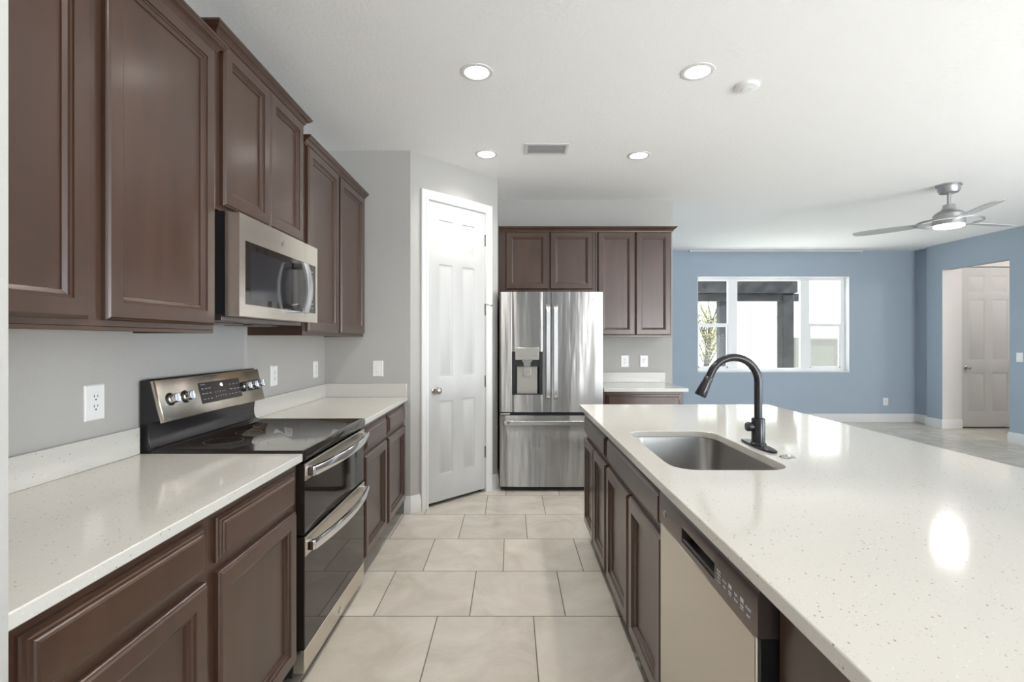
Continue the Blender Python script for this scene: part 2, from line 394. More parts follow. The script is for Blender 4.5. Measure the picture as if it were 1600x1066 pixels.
# casing of the pantry door
CP = [(0.0, 0.006), (0.003, 0.012), (0.020, 0.013), (0.026, 0.009), (0.046, 0.011), (0.056, 0.017), (0.068, 0.018), (0.073, 0.014), (0.073, 0.0), (0.0, 0.0)]
c = MB(DF); loops = []
for (u, v, su, sv) in ((0.165, 0, -1, 0), (0.165, 2.456, -1, 1), (0.775, 2.456, 1, 1), (0.775, 0, 1, 0)):
    loops.append([(u + su * a, v + sv * a, d) for a, d in CP])
c.rings(loops)
for u0, u1 in ((0.150, 0.1635), (0.7735, 0.787)): c.box((u0, 0, -0.10), (u1, 2.465, 0.0))
c.box((0.1635, 2.4535, -0.10), (0.7735, 2.465, 0.0)); c.box((0.1635, 0, -0.055), (0.172, 2.4535, -0.042)).box((0.765, 0, -0.055), (0.7735, 2.4535, -0.042))
struct('trim_1', c, 'trim')
D2F = frame((D2X0, 7.490, 0), X, Z, -Y)
ww = D2X1 - D2X0
d2 = door_thing('door_2', D2F, ww, 0.022, 2.445, [(a, c_, z0, z1) for a, c_ in ((0.115, ww / 2 - 0.055), (ww / 2 + 0.055, ww - 0.115)) for z0, z1 in pz], 0.07, 0.92)
d2['label'] = 'white six-panel door at the back of the hall beyond the blue wall'

# ------------------------------------------------------------------ window in the blue wall
FY = 8.165
win = obj('window_1', MB().box((WX0, FY, WZ0), (WX1, FY + 0.05, WZ0 + 0.045)).box((WX0, FY, WZ1 - 0.055), (WX1, FY + 0.05, WZ1))
    .box((WX0, FY, WZ0 + 0.045), (WX0 + 0.045, FY + 0.05, WZ1 - 0.055)).box((WX1 - 0.075, FY, WZ0 + 0.045), (WX1, FY + 0.05, WZ1 - 0.055))
    .box((3.59, FY, WZ0 + 0.045), (3.745, FY + 0.05, WZ1 - 0.055)).box((4.79, FY, WZ0 + 0.045), (4.94, FY + 0.05, WZ1 - 0.055)), 'vinyl', bevel=0.003)
win['kind'] = 'structure'; win['label'] = 'wide white three-part window in the blue wall'
for x0, x1 in ((WX0 + 0.045, 3.59), (4.94, WX1 - 0.075)):
    s_ = MB().box((x0, FY - 0.004, 1.558), (x1, FY + 0.03, 1.615)).box((x0, FY + 0.002, WZ0 + 0.045), (x0 + 0.025, FY + 0.03, 1.56)).box((x1 - 0.025, FY + 0.002, WZ0 + 0.045), (x1, FY + 0.03, 1.56)).box((x0, FY + 0.002, WZ0 + 0.045), (x1, FY + 0.03, WZ0 + 0.07))
    obj('sash', s_, 'vinyl', win, bevel=0.002)
for x0, x1 in ((WX0 + 0.045, 3.59), (3.745, 4.79), (4.94, WX1 - 0.075)):
    obj('pane', MB().box((x0, FY + 0.034, WZ0 + 0.045), (x1, FY + 0.038, WZ1 - 0.055)), 'pane', win)
rv = MB().box((WX0 - 0.001, 8.052, WZ0 - 0.018), (WX1 + 0.001, FY, WZ0 + 0.002)).box((WX0 + 0.0005, 8.058, WZ0), (WX0 + 0.006, FY, WZ1)).box((WX1 - 0.006, 8.058, WZ0), (WX1 - 0.0005, FY, WZ1)).box((WX0, 8.058, WZ1 - 0.006), (WX1, FY, WZ1 - 0.0005))
struct('trim_2', rv, 'trim')
t = thing('curtain_track', 'slim white curtain track on the ceiling above the window', 'curtain track', (4.3, 8.02, CEIL))
obj('rail', MB().box((2.91, 8.005, CEIL - 0.022), (5.70, 8.035, CEIL)), 'trim', t, bevel=0.003)
for x_ in (2.91, 5.70): obj('end_cap', MB().box((x_ - 0.008, 8.0, CEIL - 0.03), (x_ + 0.008, 8.04, CEIL)), 'trim', t, bevel=0.002)

# ------------------------------------------------------------------ outside the window
o = struct('ground', MB().box((-6, 8.3, -0.35), (30, 40, -0.15)), 'patio')
o = obj('lawn', MB().box((-6, 14.2, -0.19), (30, 21.9, -0.149)), 'grass'); o['kind'] = 'stuff'; o['label'] = 'strip of dry lawn behind the patio'; o['category'] = 'grass'
t = thing('pergola', 'dark timber pergola outside the window', 'pergola', (5.0, 10.5, -0.15))
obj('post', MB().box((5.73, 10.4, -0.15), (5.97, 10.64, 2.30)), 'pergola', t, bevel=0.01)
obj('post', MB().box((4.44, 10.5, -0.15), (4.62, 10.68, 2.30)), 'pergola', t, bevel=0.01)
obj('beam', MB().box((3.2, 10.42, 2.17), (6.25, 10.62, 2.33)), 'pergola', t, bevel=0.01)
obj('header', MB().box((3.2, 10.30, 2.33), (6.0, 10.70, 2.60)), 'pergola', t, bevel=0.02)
for i in range(7):
    obj('rafter', MB().box((3.35 + i * 0.42, 9.9, 2.60), (3.41 + i * 0.42, 12.4, 2.72)), 'pergola2', t)
obj('back_beam', MB().box((3.2, 12.1, 2.38), (6.0, 12.25, 2.60)), 'pergola2', t)
t = thing('ornamental_tree', 'slender leafy tree seen through the left window unit', 'tree', (5.36, 13.6, -0.15))
br = MB(); br.tube([(5.36, 13.6, -0.15), (5.34, 13.6, 0.5), (5.41, 13.62, 1.0), (5.49, 13.6, 1.5), (5.52, 13.6, 2.0)], [0.075, 0.06, 0.045, 0.03, 0.02], 10)
lv = MB(); tips = []
for i in range(40):
    a = random.uniform(0, 2 * PI); h0 = random.uniform(0.5, 1.9); l = random.uniform(0.5, 1.0)
    p0 = Vector((5.36 + 0.08 * h0, 13.6, h0)); d = Vector((math.cos(a) * 0.55, math.sin(a) * 0.55, 1.0)).normalized() * l
    p1 = p0 + d * 0.5 + Vector((0, 0, -0.03)); p2 = p0 + d
    br.tube([p0, p1, p2], [0.02, 0.013, 0.006], 6); tips += [p1, p2, (p1 + p2) / 2]
for p in tips:
    for k in range(26):
        q = p + Vector([random.gauss(0, 0.16) for _ in range(3)])
        a = Vector([random.gauss(0, 1) for _ in range(3)]).normalized() * 0.035; b_ = a.orthogonal().normalized() * 0.014
        lv.add([q - a, q + b_, q + a, q - b_], [(0, 1, 2, 3)])
obj('trunk', br, 'bark', t); obj('foliage', lv, 'leaf', t)
t = thing('neighbor_house', 'sunlit white stucco house behind the garden', 'building', (6, 22, -0.15))
w = MB().box((-2, 22, -0.15), (26, 22.4, 5.8)); obj('wall', w, 'stucco', t)
obj('band', MB().box((-2, 21.97, 2.38), (26, 22.0, 2.42)), 'trim', t)
t = thing('garden_fence', 'tan panel fence behind the window, right of the dark post', 'fence', (9, 14, -0.15))
for i in range(4):
    x0 = 8.05 + i * 1.4
    obj('fence_panel', MB().box((x0 + 0.12, 14.0, -0.1), (x0 + 1.36, 14.04, 1.36)), 'fence', t)
    obj('fence_post', MB().box((x0, 13.97, -0.15), (x0 + 0.12, 14.09, 1.42)), 'fence', t, bevel=0.005)
obj('top_rail', MB().box((8.1, 13.985, 1.33), (13.6, 14.06, 1.40)), 'fence', t, bevel=0.004)

# ------------------------------------------------------------------ cabinets
DOOR = [(0, 0), (0, 0.013), (0.0025, 0.0165), (0.005, 0.0175), (0.009, 0.022), (0.051, 0.022), (0.0525, 0.0175), (0.0575, 0.017), (0.060, 0.0125), (0.071, 0.008), (0.0725, 0.0035)]
DRAW = [(0, 0), (0, 0.007), (0.0025, 0.0105), (0.009, 0.0115), (0.0115, 0.0155), (0.017, 0.0165), (0.0195, 0.0195), (0.024, 0.022)]
def cab_door(F, u0, v0, u1, v1, parent): return obj('door', MB(F).panel(u0, v0, u1, v1, DOOR), 'wood', parent, angle=20)
def cab_drawer(F, u0, v0, u1, v1, parent): return obj('drawer_front', MB(F).panel(u0, v0, u1, v1, DRAW), 'wood', parent, angle=20)
CROWN = [(0, -0.006), (0.008, -0.006), (0.010, 0.002), (0.014, 0.004), (0.018, 0.014), (0.026, 0.022), (0.034, 0.025), (0.040, 0.034), (0.044, 0.036), (0.044, 0.044), (-0.02, 0.044), (-0.02, -0.006)]
def crown(path, z, parent, side=1):
    return obj('crown_moulding', MB().sweep([(a, z + b) for a, b in CROWN], path, side), 'wood', parent, angle=25)
FX = -1.14                                             # face of the upper cabinets' frames
LF = frame((FX, 0, 0), Y, Z, X)
def upper_left(label, y0, y1, z0, z1, d0, d1, splits, zd0, zd1):
    t = thing('wall_cabinet', label, 'cabinet', (-1.29, (y0 + y1) / 2, z0))
    obj('cabinet_body', MB().box((-1.44, y0, z0 + 0.012), (FX, y1, z1)).box((FX - 0.019, y0, z0), (FX, y1, z0 + 0.012)).box((-1.44, y0, z0), (FX - 0.019, y0 + 0.012, z0 + 0.012)).box((-1.44, y1 - 0.012, z0), (FX - 0.019, y1, z0 + 0.012)), 'wood', t, bevel=0.0015)
    obj('bottom_panel', MB().box((-1.438, y0 + 0.013, z0 + 0.006), (FX - 0.02, y1 - 0.013, z0 + 0.0119)), 'wood_in', t, label='unstained bottom panel')
    for a, b_ in splits: cab_door(LF, a, zd0, b_, zd1, t)
    return t
tA = upper_left('tall dark brown wall cabinet nearest the camera, left of the microwave', 0.782, 1.885, 1.362, 2.445, 0, 0, [(0.806, 1.312), (1.368, 1.866)], 1.392, 2.432)
crown([(FX, 0.782), (FX, 1.872), (-1.155, 1.872)], 2.430, tA)
tB = upper_left('short dark brown wall cabinet raised above the microwave', 1.895, 2.678, 1.842, 2.522, 0, 0, [(1.925, 2.288), (2.293, 2.660)], 1.862, 2.500)
crown([(-1.44, 1.895), (FX, 1.895), (FX, 2.678), (-1.44, 2.678)], 2.505, tB)
tC = upper_left('tall dark brown wall cabinet between the microwave and the grey corner wall', 2.688, 3.795, 1.362, 2.430, 0, 0, [(2.728, 3.205), (3.250, 3.765)], 1.385, 2.415)
crown([(FX, 2.692), (FX, 3.795)], 2.418, tC)

FB = -0.825                                            # face frames of the left base cabinets
BFm = frame((FB, 0, 0), Y, Z, X)
def base_left(label, y0, y1, splits):
    t = thing('base_cabinet', label, 'cabinet', (-1.13, (y0 + y1) / 2, 0))
    obj('cabinet_body', MB().box((-1.438, y0, 0.105), (FB, y1, 0.870)), 'wood', t, bevel=0.0015)
    obj('toe_kick', MB().box((-1.438, y0 + 0.001, 0.0), (FB - 0.075, y1 - 0.001, 0.105)), 'kick', t)
    for a, b_ in splits:
        cab_door(BFm, a, 0.130, b_, 0.692, t); cab_drawer(BFm, a, 0.718, b_, 0.843, t)
base_left('dark brown base cabinet nearest the camera, left of the range', 0.782, 1.888, [(0.817, 1.310), (1.365, 1.850)])
base_left('dark brown base cabinet between the range and the pantry wall', 2.690, 3.795, [(2.725, 3.195), (3.240, 3.745)])

def slab(x0, y0, x1, y1, z0=0.870, z1=0.900):
    return MB().box((x0, y0, z0), (x1, y1, z1))
t = thing('countertop', 'speckled white quartz countertop nearest the camera, left of the range', 'countertop', (-1.12, 1.33, 0.87))
obj('slab', slab(-1.438, 0.776, -0.800, 1.890), 'quartz', t, bevel=0.003)
obj('backsplash', MB().box((-1.439, 0.796, 0.9002), (-1.419, 1.884, 1.002)), 'quartz', t, bevel=0.002)
obj('side_splash', MB().box((-1.439, 0.776, 0.9002), (-0.822, 0.796, 1.002)), 'quartz', t, bevel=0.002)
t = thing('countertop', 'speckled white quartz countertop between the range and the pantry wall', 'countertop', (-1.12, 3.24, 0.87))
obj('slab', slab(-1.438, 2.688, -0.800, 3.798), 'quartz', t, bevel=0.003)
obj('backsplash', MB().box((-1.439, 2.692, 0.9002), (-1.419, 3.778, 1.002)), 'quartz', t, bevel=0.002)
obj('side_splash', MB().box((-1.439, 3.778, 0.9002), (-0.804, 3.799, 1.002)), 'quartz', t, bevel=0.002)

# back wall cabinets
KB = 4.83; BKF = frame((0, KB, 0), X, Z, -Y)
def upper_back(label, x0, x1, z0, splits, zd0):
    t = thing('wall_cabinet', label, 'cabinet', ((x0 + x1) / 2, 4.98, z0))
    obj('cabinet_body', MB().box((x0, KB, z0), (x1, 5.138, 2.412)), 'wood', t, bevel=0.0015)
    for a, b_ in splits: cab_door(BKF, a, zd0, b_, 2.395, t)
    return t
tD = upper_back('short dark brown wall cabinet above the fridge', -0.125, 0.822, 1.800, [(-0.055, 0.364), (0.378, 0.798)], 1.834)
crown([(-0.125, KB), (0.822, KB)], 2.402, tD)
tE = upper_back('tall dark brown wall cabinet right of the fridge', 0.824, 1.570, 1.366, [(0.845, 1.208), (1.216, 1.560)], 1.386)
crown([(0.824, KB), (1.570, KB), (1.570, 5.138)], 2.402, tE)
t = thing('base_cabinet', 'dark brown base cabinet right of the fridge, behind the island', 'cabinet', (1.2, 4.8, 0))
obj('cabinet_body', MB().box((0.835, 4.49, 0.105), (1.568, 5.138, 0.870)), 'wood', t, bevel=0.0015)
obj('toe_kick', MB().box((0.836, 4.565, 0), (1.567, 5.138, 0.105)), 'kick', t)
F_ = frame((0, 4.49, 0), X, Z, -Y)
cab_drawer(F_, 0.862, 0.718, 1.540, 0.843, t)
cab_door(F_, 0.862, 0.130, 1.198, 0.692, t); cab_door(F_, 1.204, 0.130, 1.540, 0.692, t)
t = thing('countertop', 'small speckled white quartz countertop right of the fridge', 'countertop', (1.2, 4.8, 0.87))
obj('slab', slab(0.835, 4.445, 1.600, 5.139), 'quartz', t, bevel=0.003)
obj('backsplash', MB().box((0.836, 5.118, 0.9002), (1.598, 5.139, 1.002)), 'quartz', t, bevel=0.002)

# ------------------------------------------------------------------ island
IF_ = 0.508; IBF = frame((IF_, 0, 0), -Y, Z, -X)
def base_island(label, y0, y1, doors, drawers):
    t = thing('base_cabinet', label, 'cabinet', (0.8, (y0 + y1) / 2, 0))
    bd = MB().box((IF_, y0, 0.105), (IF_ + 0.02, y1, 0.870)).box((IF_ + 0.02, y0, 0.105), (1.11, y0 + 0.018, 0.870)).box((IF_ + 0.02, y1 - 0.018, 0.105), (1.11, y1, 0.870)).box((IF_ + 0.02, y0 + 0.018, 0.105), (1.11, y1 - 0.018, 0.125)).box((1.09, y0 + 0.018, 0.125), (1.11, y1 - 0.018, 0.870))
    obj('cabinet_body', bd, 'wood', t, bevel=0.001)
    obj('toe_kick', MB().box((IF_ + 0.075, y0 + 0.001, 0), (1.11, y1 - 0.001, 0.105)), 'kick', t)
    for a, b_ in doors: cab_door(IBF, -b_, 0.120, -a, 0.686, t)
    for a, b_ in drawers: cab_drawer(IBF, -b_, 0.712, -a, 0.840, t)
base_island('dark brown island cabinet at the end nearest the fridge', 2.552, 3.325, [(2.572, 2.934), (2.942, 3.305)], [(2.572, 3.305)])
base_island('dark brown island cabinet under the sink', 1.592, 2.550, [(1.616, 2.052), (2.078, 2.530)], [(1.616, 2.530)])
base_island('dark brown island cabinet in the lower right corner, past the dishwasher', 0.36, 0.934, [(0.38, 0.914)], [])
t = thing('island_back_panel', 'dark brown panel closing the seating side of the island', 'panel', (1.3, 1.8, 0))
obj('panel', MB().box((1.112, 0.36, 0), (1.40, 3.325, 0.870)), 'wood', t, bevel=0.002)

SX0, SX1, SY0, SY1 = 0.552, 0.955, 1.655, 2.365
t = thing('countertop', 'large speckled white quartz island countertop with a sink cutout', 'countertop', (1.1, 1.85, 0.87))
bm = bmesh.new()
def loop_edges(pts):
    vs = [bm.verts.new(p) for p in pts]; return [bm.edges.new((vs[i], vs[(i + 1) % len(vs)])) for i in range(len(vs))]
E = loop_edges([(0.46, 0.34, 0.9), (1.74, 0.34, 0.9), (1.74, 3.35, 0.9), (0.46, 3.35, 0.9)]) + loop_edges(rrect(SX0, SY0, SX1, SY1, 0.085, 0.9, 8))
bmesh.ops.triangle_fill(bm, use_beauty=True, edges=E)
g = bmesh.ops.extrude_face_region(bm, geom=list(bm.faces))
bmesh.ops.translate(bm, verts=[v for v in g['geom'] if isinstance(v, bmesh.types.BMVert)], vec=(0, 0, -0.03))
bmesh.ops.recalc_face_normals(bm, faces=bm.faces)
sl = MB(); sl.v = [v.co.copy() for v in bm.verts]; bm.verts.index_update(); sl.f = [[v.index for v in f.verts] for f in bm.faces]; bm.free()
obj('slab', sl, 'quartz', t, bevel=0.003)

t = thing('kitchen_sink', 'stainless steel undermount sink sunk into the island countertop', 'sink', (0.75, 2.01, 0.65))
e = 0.006
s_ = MB().rings([rrect(SX0 - e - .025, SY0 - e - .025, SX1 + e + .025, SY1 + e + .025, 0.11, 0.8695, 8), rrect(SX0 - e, SY0 - e, SX1 + e, SY1 + e, 0.09, 0.8690, 8), rrect(SX0 - e + .002, SY0 - e + .002, SX1 + e - .002, SY1 + e - .002, 0.088, 0.862, 8),
    rrect(SX0 + .004, SY0 + .004, SX1 - .004, SY1 - .004, 0.085, 0.69, 8), rrect(SX0 + .012, SY0 + .012, SX1 - .012, SY1 - .012, 0.08, 0.667, 8),
    rrect(SX0 + .035, SY0 + .035, SX1 - .035, SY1 - .035, 0.06, 0.655, 8), rrect(0.70, 1.95, 0.81, 2.06, 0.054, 0.652, 8)], cap0=False)
so = obj('basin', s_, 'sinksteel', t, angle=50)
sm = so.modifiers.new('thick', 'SOLIDIFY'); sm.thickness = 0.0015; sm.offset = -1
obj('drain', MB().lathe([(0.056, 0.0), (0.054, 0.004), (0.043, 0.004), (0.038, 0.0015), (0.006, 0.0015), (0.005, 0.008)], 32, (0.755, 2.005, 0.6525)), 'chrome', t)

# faucet
fx, fy = 1.012, 2.02
t = thing('kitchen_faucet', 'matte black gooseneck pull-down faucet behind the island sink', 'faucet', (fx, fy, 0.9))
loop = lambda dx, dy, z: [(fx + dx * p[0], fy + dy * p[1], z) for p in [(math.copysign(abs(math.cos(a)) ** 0.8, math.cos(a)), math.copysign(abs(math.sin(a)) ** 0.8, math.sin(a))) for a in [2 * PI * k / 40 for k in range(40)]]]
obj('deck_plate', MB().rings([loop(0.030, 0.127, 0.9003), loop(0.031, 0.129, 0.905), loop(0.026, 0.122, 0.909)]), 'faucet', t)
obj('body', MB().lathe([(0.031, 0.009), (0.031, 0.013), (0.026, 0.018), (0.0255, 0.112), (0.024, 0.116), (0.0165, 0.118)], 40, (fx, fy, 0.9)), 'faucet', t)
# the riser, the arch and the fall, in the plane through the sink
pts = [(fx, fy, 1.015), (fx, fy, 1.10), (fx, fy, 1.165)]; R_ = 0.100
for k in range(1, 15):
    a = math.radians(k * 160 / 14); pts.append((fx - R_ + R_ * math.cos(a), fy, 1.165 + R_ * math.sin(a)))
ex = Vector(pts[-1]); tdir = (Vector(pts[-1]) - Vector(pts[-2])).normalized()
pts.append(tuple(ex + tdir * 0.018))
obj('spout', MB().tube(pts, 0.0158, 24), 'faucet', t)
h0 = ex + tdir * 0.018
hd = MB().tube([h0 - tdir * 0.002, h0 + tdir * 0.003, h0 + tdir * 0.02, h0 + tdir * 0.055, h0 + tdir * 0.078, h0 + tdir * 0.085], [0.0155, 0.0178, 0.0180, 0.0225, 0.0245, 0.0225], 28)
hh = obj('spray_head', hd, 'faucet', t)
obj('spray_button', MB().tube([h0 + tdir * 0.022 + Vector((-0.017, -0.004, 0)), h0 + tdir * 0.040 + Vector((-0.019, -0.004, 0))], 0.006, 12), 'black', hh)
obj('handle', MB(frame((fx, fy, 0.981), -Y, Z, -X)).lathe([(0.014, 0.015), (0.014, 0.026), (0.0175, 0.028), (0.0185, 0.034), (0.0185, 0.044), (0.016, 0.049), (0.010, 0.050)], 28), 'faucet', t)
t = thing('sink_hole_cover', 'small round metal cap on the island countertop beside the faucet', 'cap', (1.026, 1.83, 0.9))
obj('cap', MB().lathe([(0.027, 0.0003), (0.027, 0.002), (0.023, 0.005), (0.017, 0.0045), (0.013, 0.006), (0.002, 0.0065)], 36, (1.026, 1.83, 0.9)), 'nickel', t)
obj('hub', MB().lathe([(0.008, 0.006), (0.007, 0.0095), (0.002, 0.010)], 20, (1.026, 1.83, 0.9)), 'chrome', t)

# ------------------------------------------------------------------ dishwasher
DY0, DY1 = 0.948, 1.578; DXF = 0.474
t = thing('dishwasher', 'stainless dishwasher with a dark control strip built into the island', 'dishwasher', (0.8, 1.26, 0))
obj('tub', MB().box((0.515, DY0 + 0.006, 0.105), (1.08, DY1 - 0.006, 0.862)), 'blackmat', t)
obj('kick_plate', MB().box((0.575, DY0 + 0.006, 0.0), (0.60, DY1 - 0.006, 0.105)), 'blackmat', t)
obj('door', MB().box((DXF + 0.002, DY0 + 0.012, 0.112), (0.514, DY1 - 0.003, 0.757)), 'steel', t, bevel=0.004, label='brushed stainless steel door panel')
obj('door_edge', MB().box((0.482, DY0 + 0.004, 0.112), (0.5145, DY0 + 0.0115, 0.757)), 'blackmat', t)
# control strip with a recessed pocket handle, its front rolled back at the top
PF = frame((DXF, 0, 0), -Y, Z, -X)
def strip(y0, y1, z0, z1): return [(y0, z0), (y1, z0), (y1, z1), (y0, z1)]
ps = MB()
def q(a, b_, c_, d_): ps.add([a, b_, c_, d_], [(0, 1, 2, 3)])
zb, zt, zr = 0.760, 0.838, 0.868; hy0, hy1, hz0, hz1 = 1.150, 1.372, 0.776, 0.815
prof = [(DXF, zb), (DXF, zt), (DXF + 0.004, 0.852), (DXF + 0.013, 0.863), (DXF + 0.027, zr), (0.514, zr), (0.514, zb)]
for y0, y1, cut in ((DY0, hy0, 0), (hy1, DY1 - 0.001, 0), (hy0, hy1, 1)):
    if not cut:
        ps.rings([[(x_, y0, z_) for x_, z_ in prof], [(x_, y1, z_) for x_, z_ in prof]], cap0=True, cap1=True)
    else:
        ps.rings([[(x_, y0, z_) for x_, z_ in [(DXF, hz1)] + prof[1:-1] + [(0.514, hz1)]], [(x_, y1, z_) for x_, z_ in [(DXF, hz1)] + prof[1:-1] + [(0.514, hz1)]]])
        ps.rings([[(DXF, y0, zb), (DXF, y0, hz0), (0.514, y0, hz0), (0.514, y0, zb)], [(DXF, y1, zb), (DXF, y1, hz0), (0.514, y1, hz0), (0.514, y1, zb)]])
cp = obj('control_panel', ps, 'slate', t, angle=50)
obj('pocket_handle', MB().box((0.500, hy0 + 0.0005, hz0 + 0.0005), (0.513, hy1 - 0.0005, hz1 - 0.0005)).tube([(DXF + 0.006, hy0 + 0.002, hz0 + 0.006), (DXF + 0.006, hy1 - 0.002, hz0 + 0.006)], 0.005, 12), 'black', t)
lb = MB()
def lab(s, y, z, size): text(lb, s, size, frame((DXF - 0.0004, y, z), -Y, Z, -X))
lab('START', 0.985, 0.797, 0.008); lab('RESET', 0.985, 0.783, 0.006)
for i, z_ in enumerate((0.808, 0.800, 0.792, 0.784)): lab(('Sensing', 'Drying', 'Clean', 'Locked')[i], 1.125, z_, 0.0062)
for y_, s1, s2 in ((1.095, 'Heavy', 'Dry'), (1.040, 'Light', 'Rinse')):
    lab(s1, y_, 0.798, 0.0075); lab(s2, y_, 0.786, 0.0075)
for y_ in (1.068, 1.013):
    f_ = frame((DXF - 0.0002, y_, 0.795), -Y, Z, -X)
    m_ = MB(f_).box((-0.007, 0.001, -0.0002), (0.007, 0.010, 0.0003)).box((-0.007, -0.008, -0.0002), (0.007, -0.005, 0.0003)).box((-0.007, -0.013, -0.0002), (0.007, -0.011, 0.0003)); lb.v += []; n = len(lb.v); lb.v += m_.v; lb.f += [[i + n for i in f] for f in m_.f]
obj('panel_print', lb, 'print', cp, label='small white printed symbols')
def badge(F, r, parent, lab_='round monogram badge', ringm='nickel', inm='greyprint'):
    b = MB(F).lathe([(r, 0), (r, 0.0015), (r * 0.86, 0.0022), (r * 0.84, 0.0012), (0.001, 0.0012)], 28)
    o = obj('badge', b, ringm, parent, label=lab_)
    tx = text(MB(), 'GE', r * 0.95, F @ Matrix.Translation((0, 0, 0.0016)), 0.0004)
    obj('badge_letters', tx, inm, o)
badge(frame((DXF, 1.524, 0.800), -Y, Z, -X), 0.010, t)

# ------------------------------------------------------------------ range
RY0, RY1 = 1.900, 2.680; RX = -0.800
t = thing('range', 'freestanding stainless double-oven range with a black glass cooktop', 'stove', (-1.12, 2.29, 0))
obj('body', MB().box((-1.415, RY0, 0.03), (-0.845, RY1, 0.872)), 'black', t, bevel=0.002)
for y_ in (RY0 + 0.05, RY1 - 0.05):
    for x_ in (-1.36, -0.90): obj('foot', MB().lathe([(0.018, 0), (0.018, 0.008), (0.010, 0.01), (0.010, 0.031)], 16, (x_, y_, 0)), 'blackmat', t)
ct = obj('cooktop', MB().rings([rrect(-1.395, RY0 - 0.006, -0.796, RY1 + 0.006, 0.012, 0.872), rrect(-1.395, RY0 - 0.008, -0.794, RY1 + 0.008, 0.014, 0.878), rrect(-1.395, RY0 - 0.008, -0.794, RY1 + 0.008, 0.014, 0.905), rrect(-1.392, RY0 - 0.004, -0.798, RY1 + 0.004, 0.012, 0.910),
    rrect(-1.345, RY0 + 0.022, -0.815, RY1 - 0.022, 0.02, 0.910), rrect(-1.343, RY0 + 0.024, -0.817, RY1 - 0.024, 0.02, 0.9085)]), 'glass_black', t)
rg = MB()
def ann(cx, cy, r, w_=0.0012, n=48):
    a = [(cx + r * math.cos(2 * PI * i / n), cy + r * math.sin(2 * PI * i / n), 0.9088) for i in range(n)]; b_ = [(cx + (r - w_) * math.cos(2 * PI * i / n), cy + (r - w_) * math.sin(2 * PI * i / n), 0.9088) for i in range(n)]
    rg.add(a + b_, [(i, (i + 1) % n, n + (i + 1) % n, n + i) for i in range(n)])
for cx_, cy_, r_ in ((-0.95, 2.09, 0.115), (-0.95, 2.09, 0.075), (-0.95, 2.49, 0.105), (-1.22, 2.09, 0.075), (-1.22, 2.49, 0.075), (-1.22, 2.29, 0.055)): ann(cx_, cy_, r_)
obj('burner_ring', rg, 'greyprint', ct)
# backguard: black side profile with concave riser, stainless slanted console
prof = [(-1.432, 0.875), (-1.432, 1.178), (-1.402, 1.184), (-1.394, 1.176), (-1.354, 1.022), (-1.392, 1.018), (-1.398, 0.965), (-1.396, 0.935), (-1.388, 0.918), (-1.370, 0.9105), (-1.370, 0.875)]
bgd = obj('backguard', MB().rings([[(a, RY0, b_) for a, b_ in prof], [(a, RY1, b_) for a, b_ in prof]]), 'black', t, bevel=0.002, angle=30)
PT, PB = Vector((-1.378, 0, 1.180)), Vector((-1.338, 0, 1.018))
vdir = (PT - PB).normalized(); wdir = Y.cross(vdir).normalized(); CF = frame((PB.x, 0, PB.z), Y, vdir, wdir); CH = (PT - PB).length
obj('console', MB(CF).panel(RY0 + 0.002, 0.0, RY1 - 0.002, CH, [(0, -0.016), (0, -0.003), (0.003, 0.0)]), 'steel', t, angle=60)
dsp = obj('display_panel', MB(CF).panel(2.150, 0.040, 2.470, 0.133, [(0, 0), (0, 0.0012), (0.002, 0.002)]), 'display', t)
tx = text(MB(), '45', 0.021, CF @ Matrix.Translation((2.315, 0.112, 0.0024)))
obj('clock_digits', tx, 'lcd', dsp, label='lit white clock digits')
pr = MB()
def pl(s, u, v, size=0.0062): text(pr, s, size, CF @ Matrix.Translation((u, v, 0.0022)), 0.0002)
pl('Bake  Broil', 2.180, 0.124, 0.007)
for i, (u, v) in enumerate(((2.172, .105), (2.197, .105), (2.222, .105), (2.172, .083), (2.197, .083), (2.222, .083), (2.172, .058), (2.197, .058), (2.222, .058))):
    pl(('Bake', 'Conv', 'Broil', 'Warm', 'Roast', 'Self', 'Proof', 'Off', 'Start')[i], u, v, 0.0075)
for i in range(5): pl(str(i + 1), 2.258 + i * 0.019, 0.082, 0.010); pl(str((i + 6) % 10), 2.258 + i * 0.019, 0.062, 0.010)
for i, (u, v) in enumerate(((2.385, .108), (2.415, .108), (2.445, .108), (2.385, .085), (2.415, .085), (2.445, .085), (2.365, .062), (2.390, .062), (2.420, .062), (2.450, .062))):
    pl(('Bake', 'Roast', 'Broil', 'Warm', 'Timer', 'Light', 'Set', 'Lock', 'Start', 'Off')[i], u, v, 0.0075)
obj('panel_print', pr, 'print', dsp, label='small white printed key legends')
for u in (1.962, 2.052, 2.505, 2.568, 2.631):
    k = MB(CF @ Matrix.Translation((u, 0.085, 0)))
    ko = obj('knob_ring', MB(CF @ Matrix.Translation((u, 0.085, 0))).lathe([(0.026, 0.0), (0.026, 0.004), (0.022, 0.007), (0.022, 0.001)], 32), 'blackmat', t)
    k.lathe([(0.021, 0.004), (0.021, 0.010), (0.0185, 0.013), (0.0185, 0.030), (0.017, 0.033), (0.002, 0.033)], 32)
    kk = obj('knob', k, 'chrome', t)
    obj('knob_grip', MB(CF @ Matrix.Translation((u, 0.085, 0))).box((-0.0045, -0.0175, 0.030), (0.0045, 0.0175, 0.040)), 'chrome', kk, bevel=0.002)
OF = frame((RX - 0.0, 0, 0), Y, Z, X)
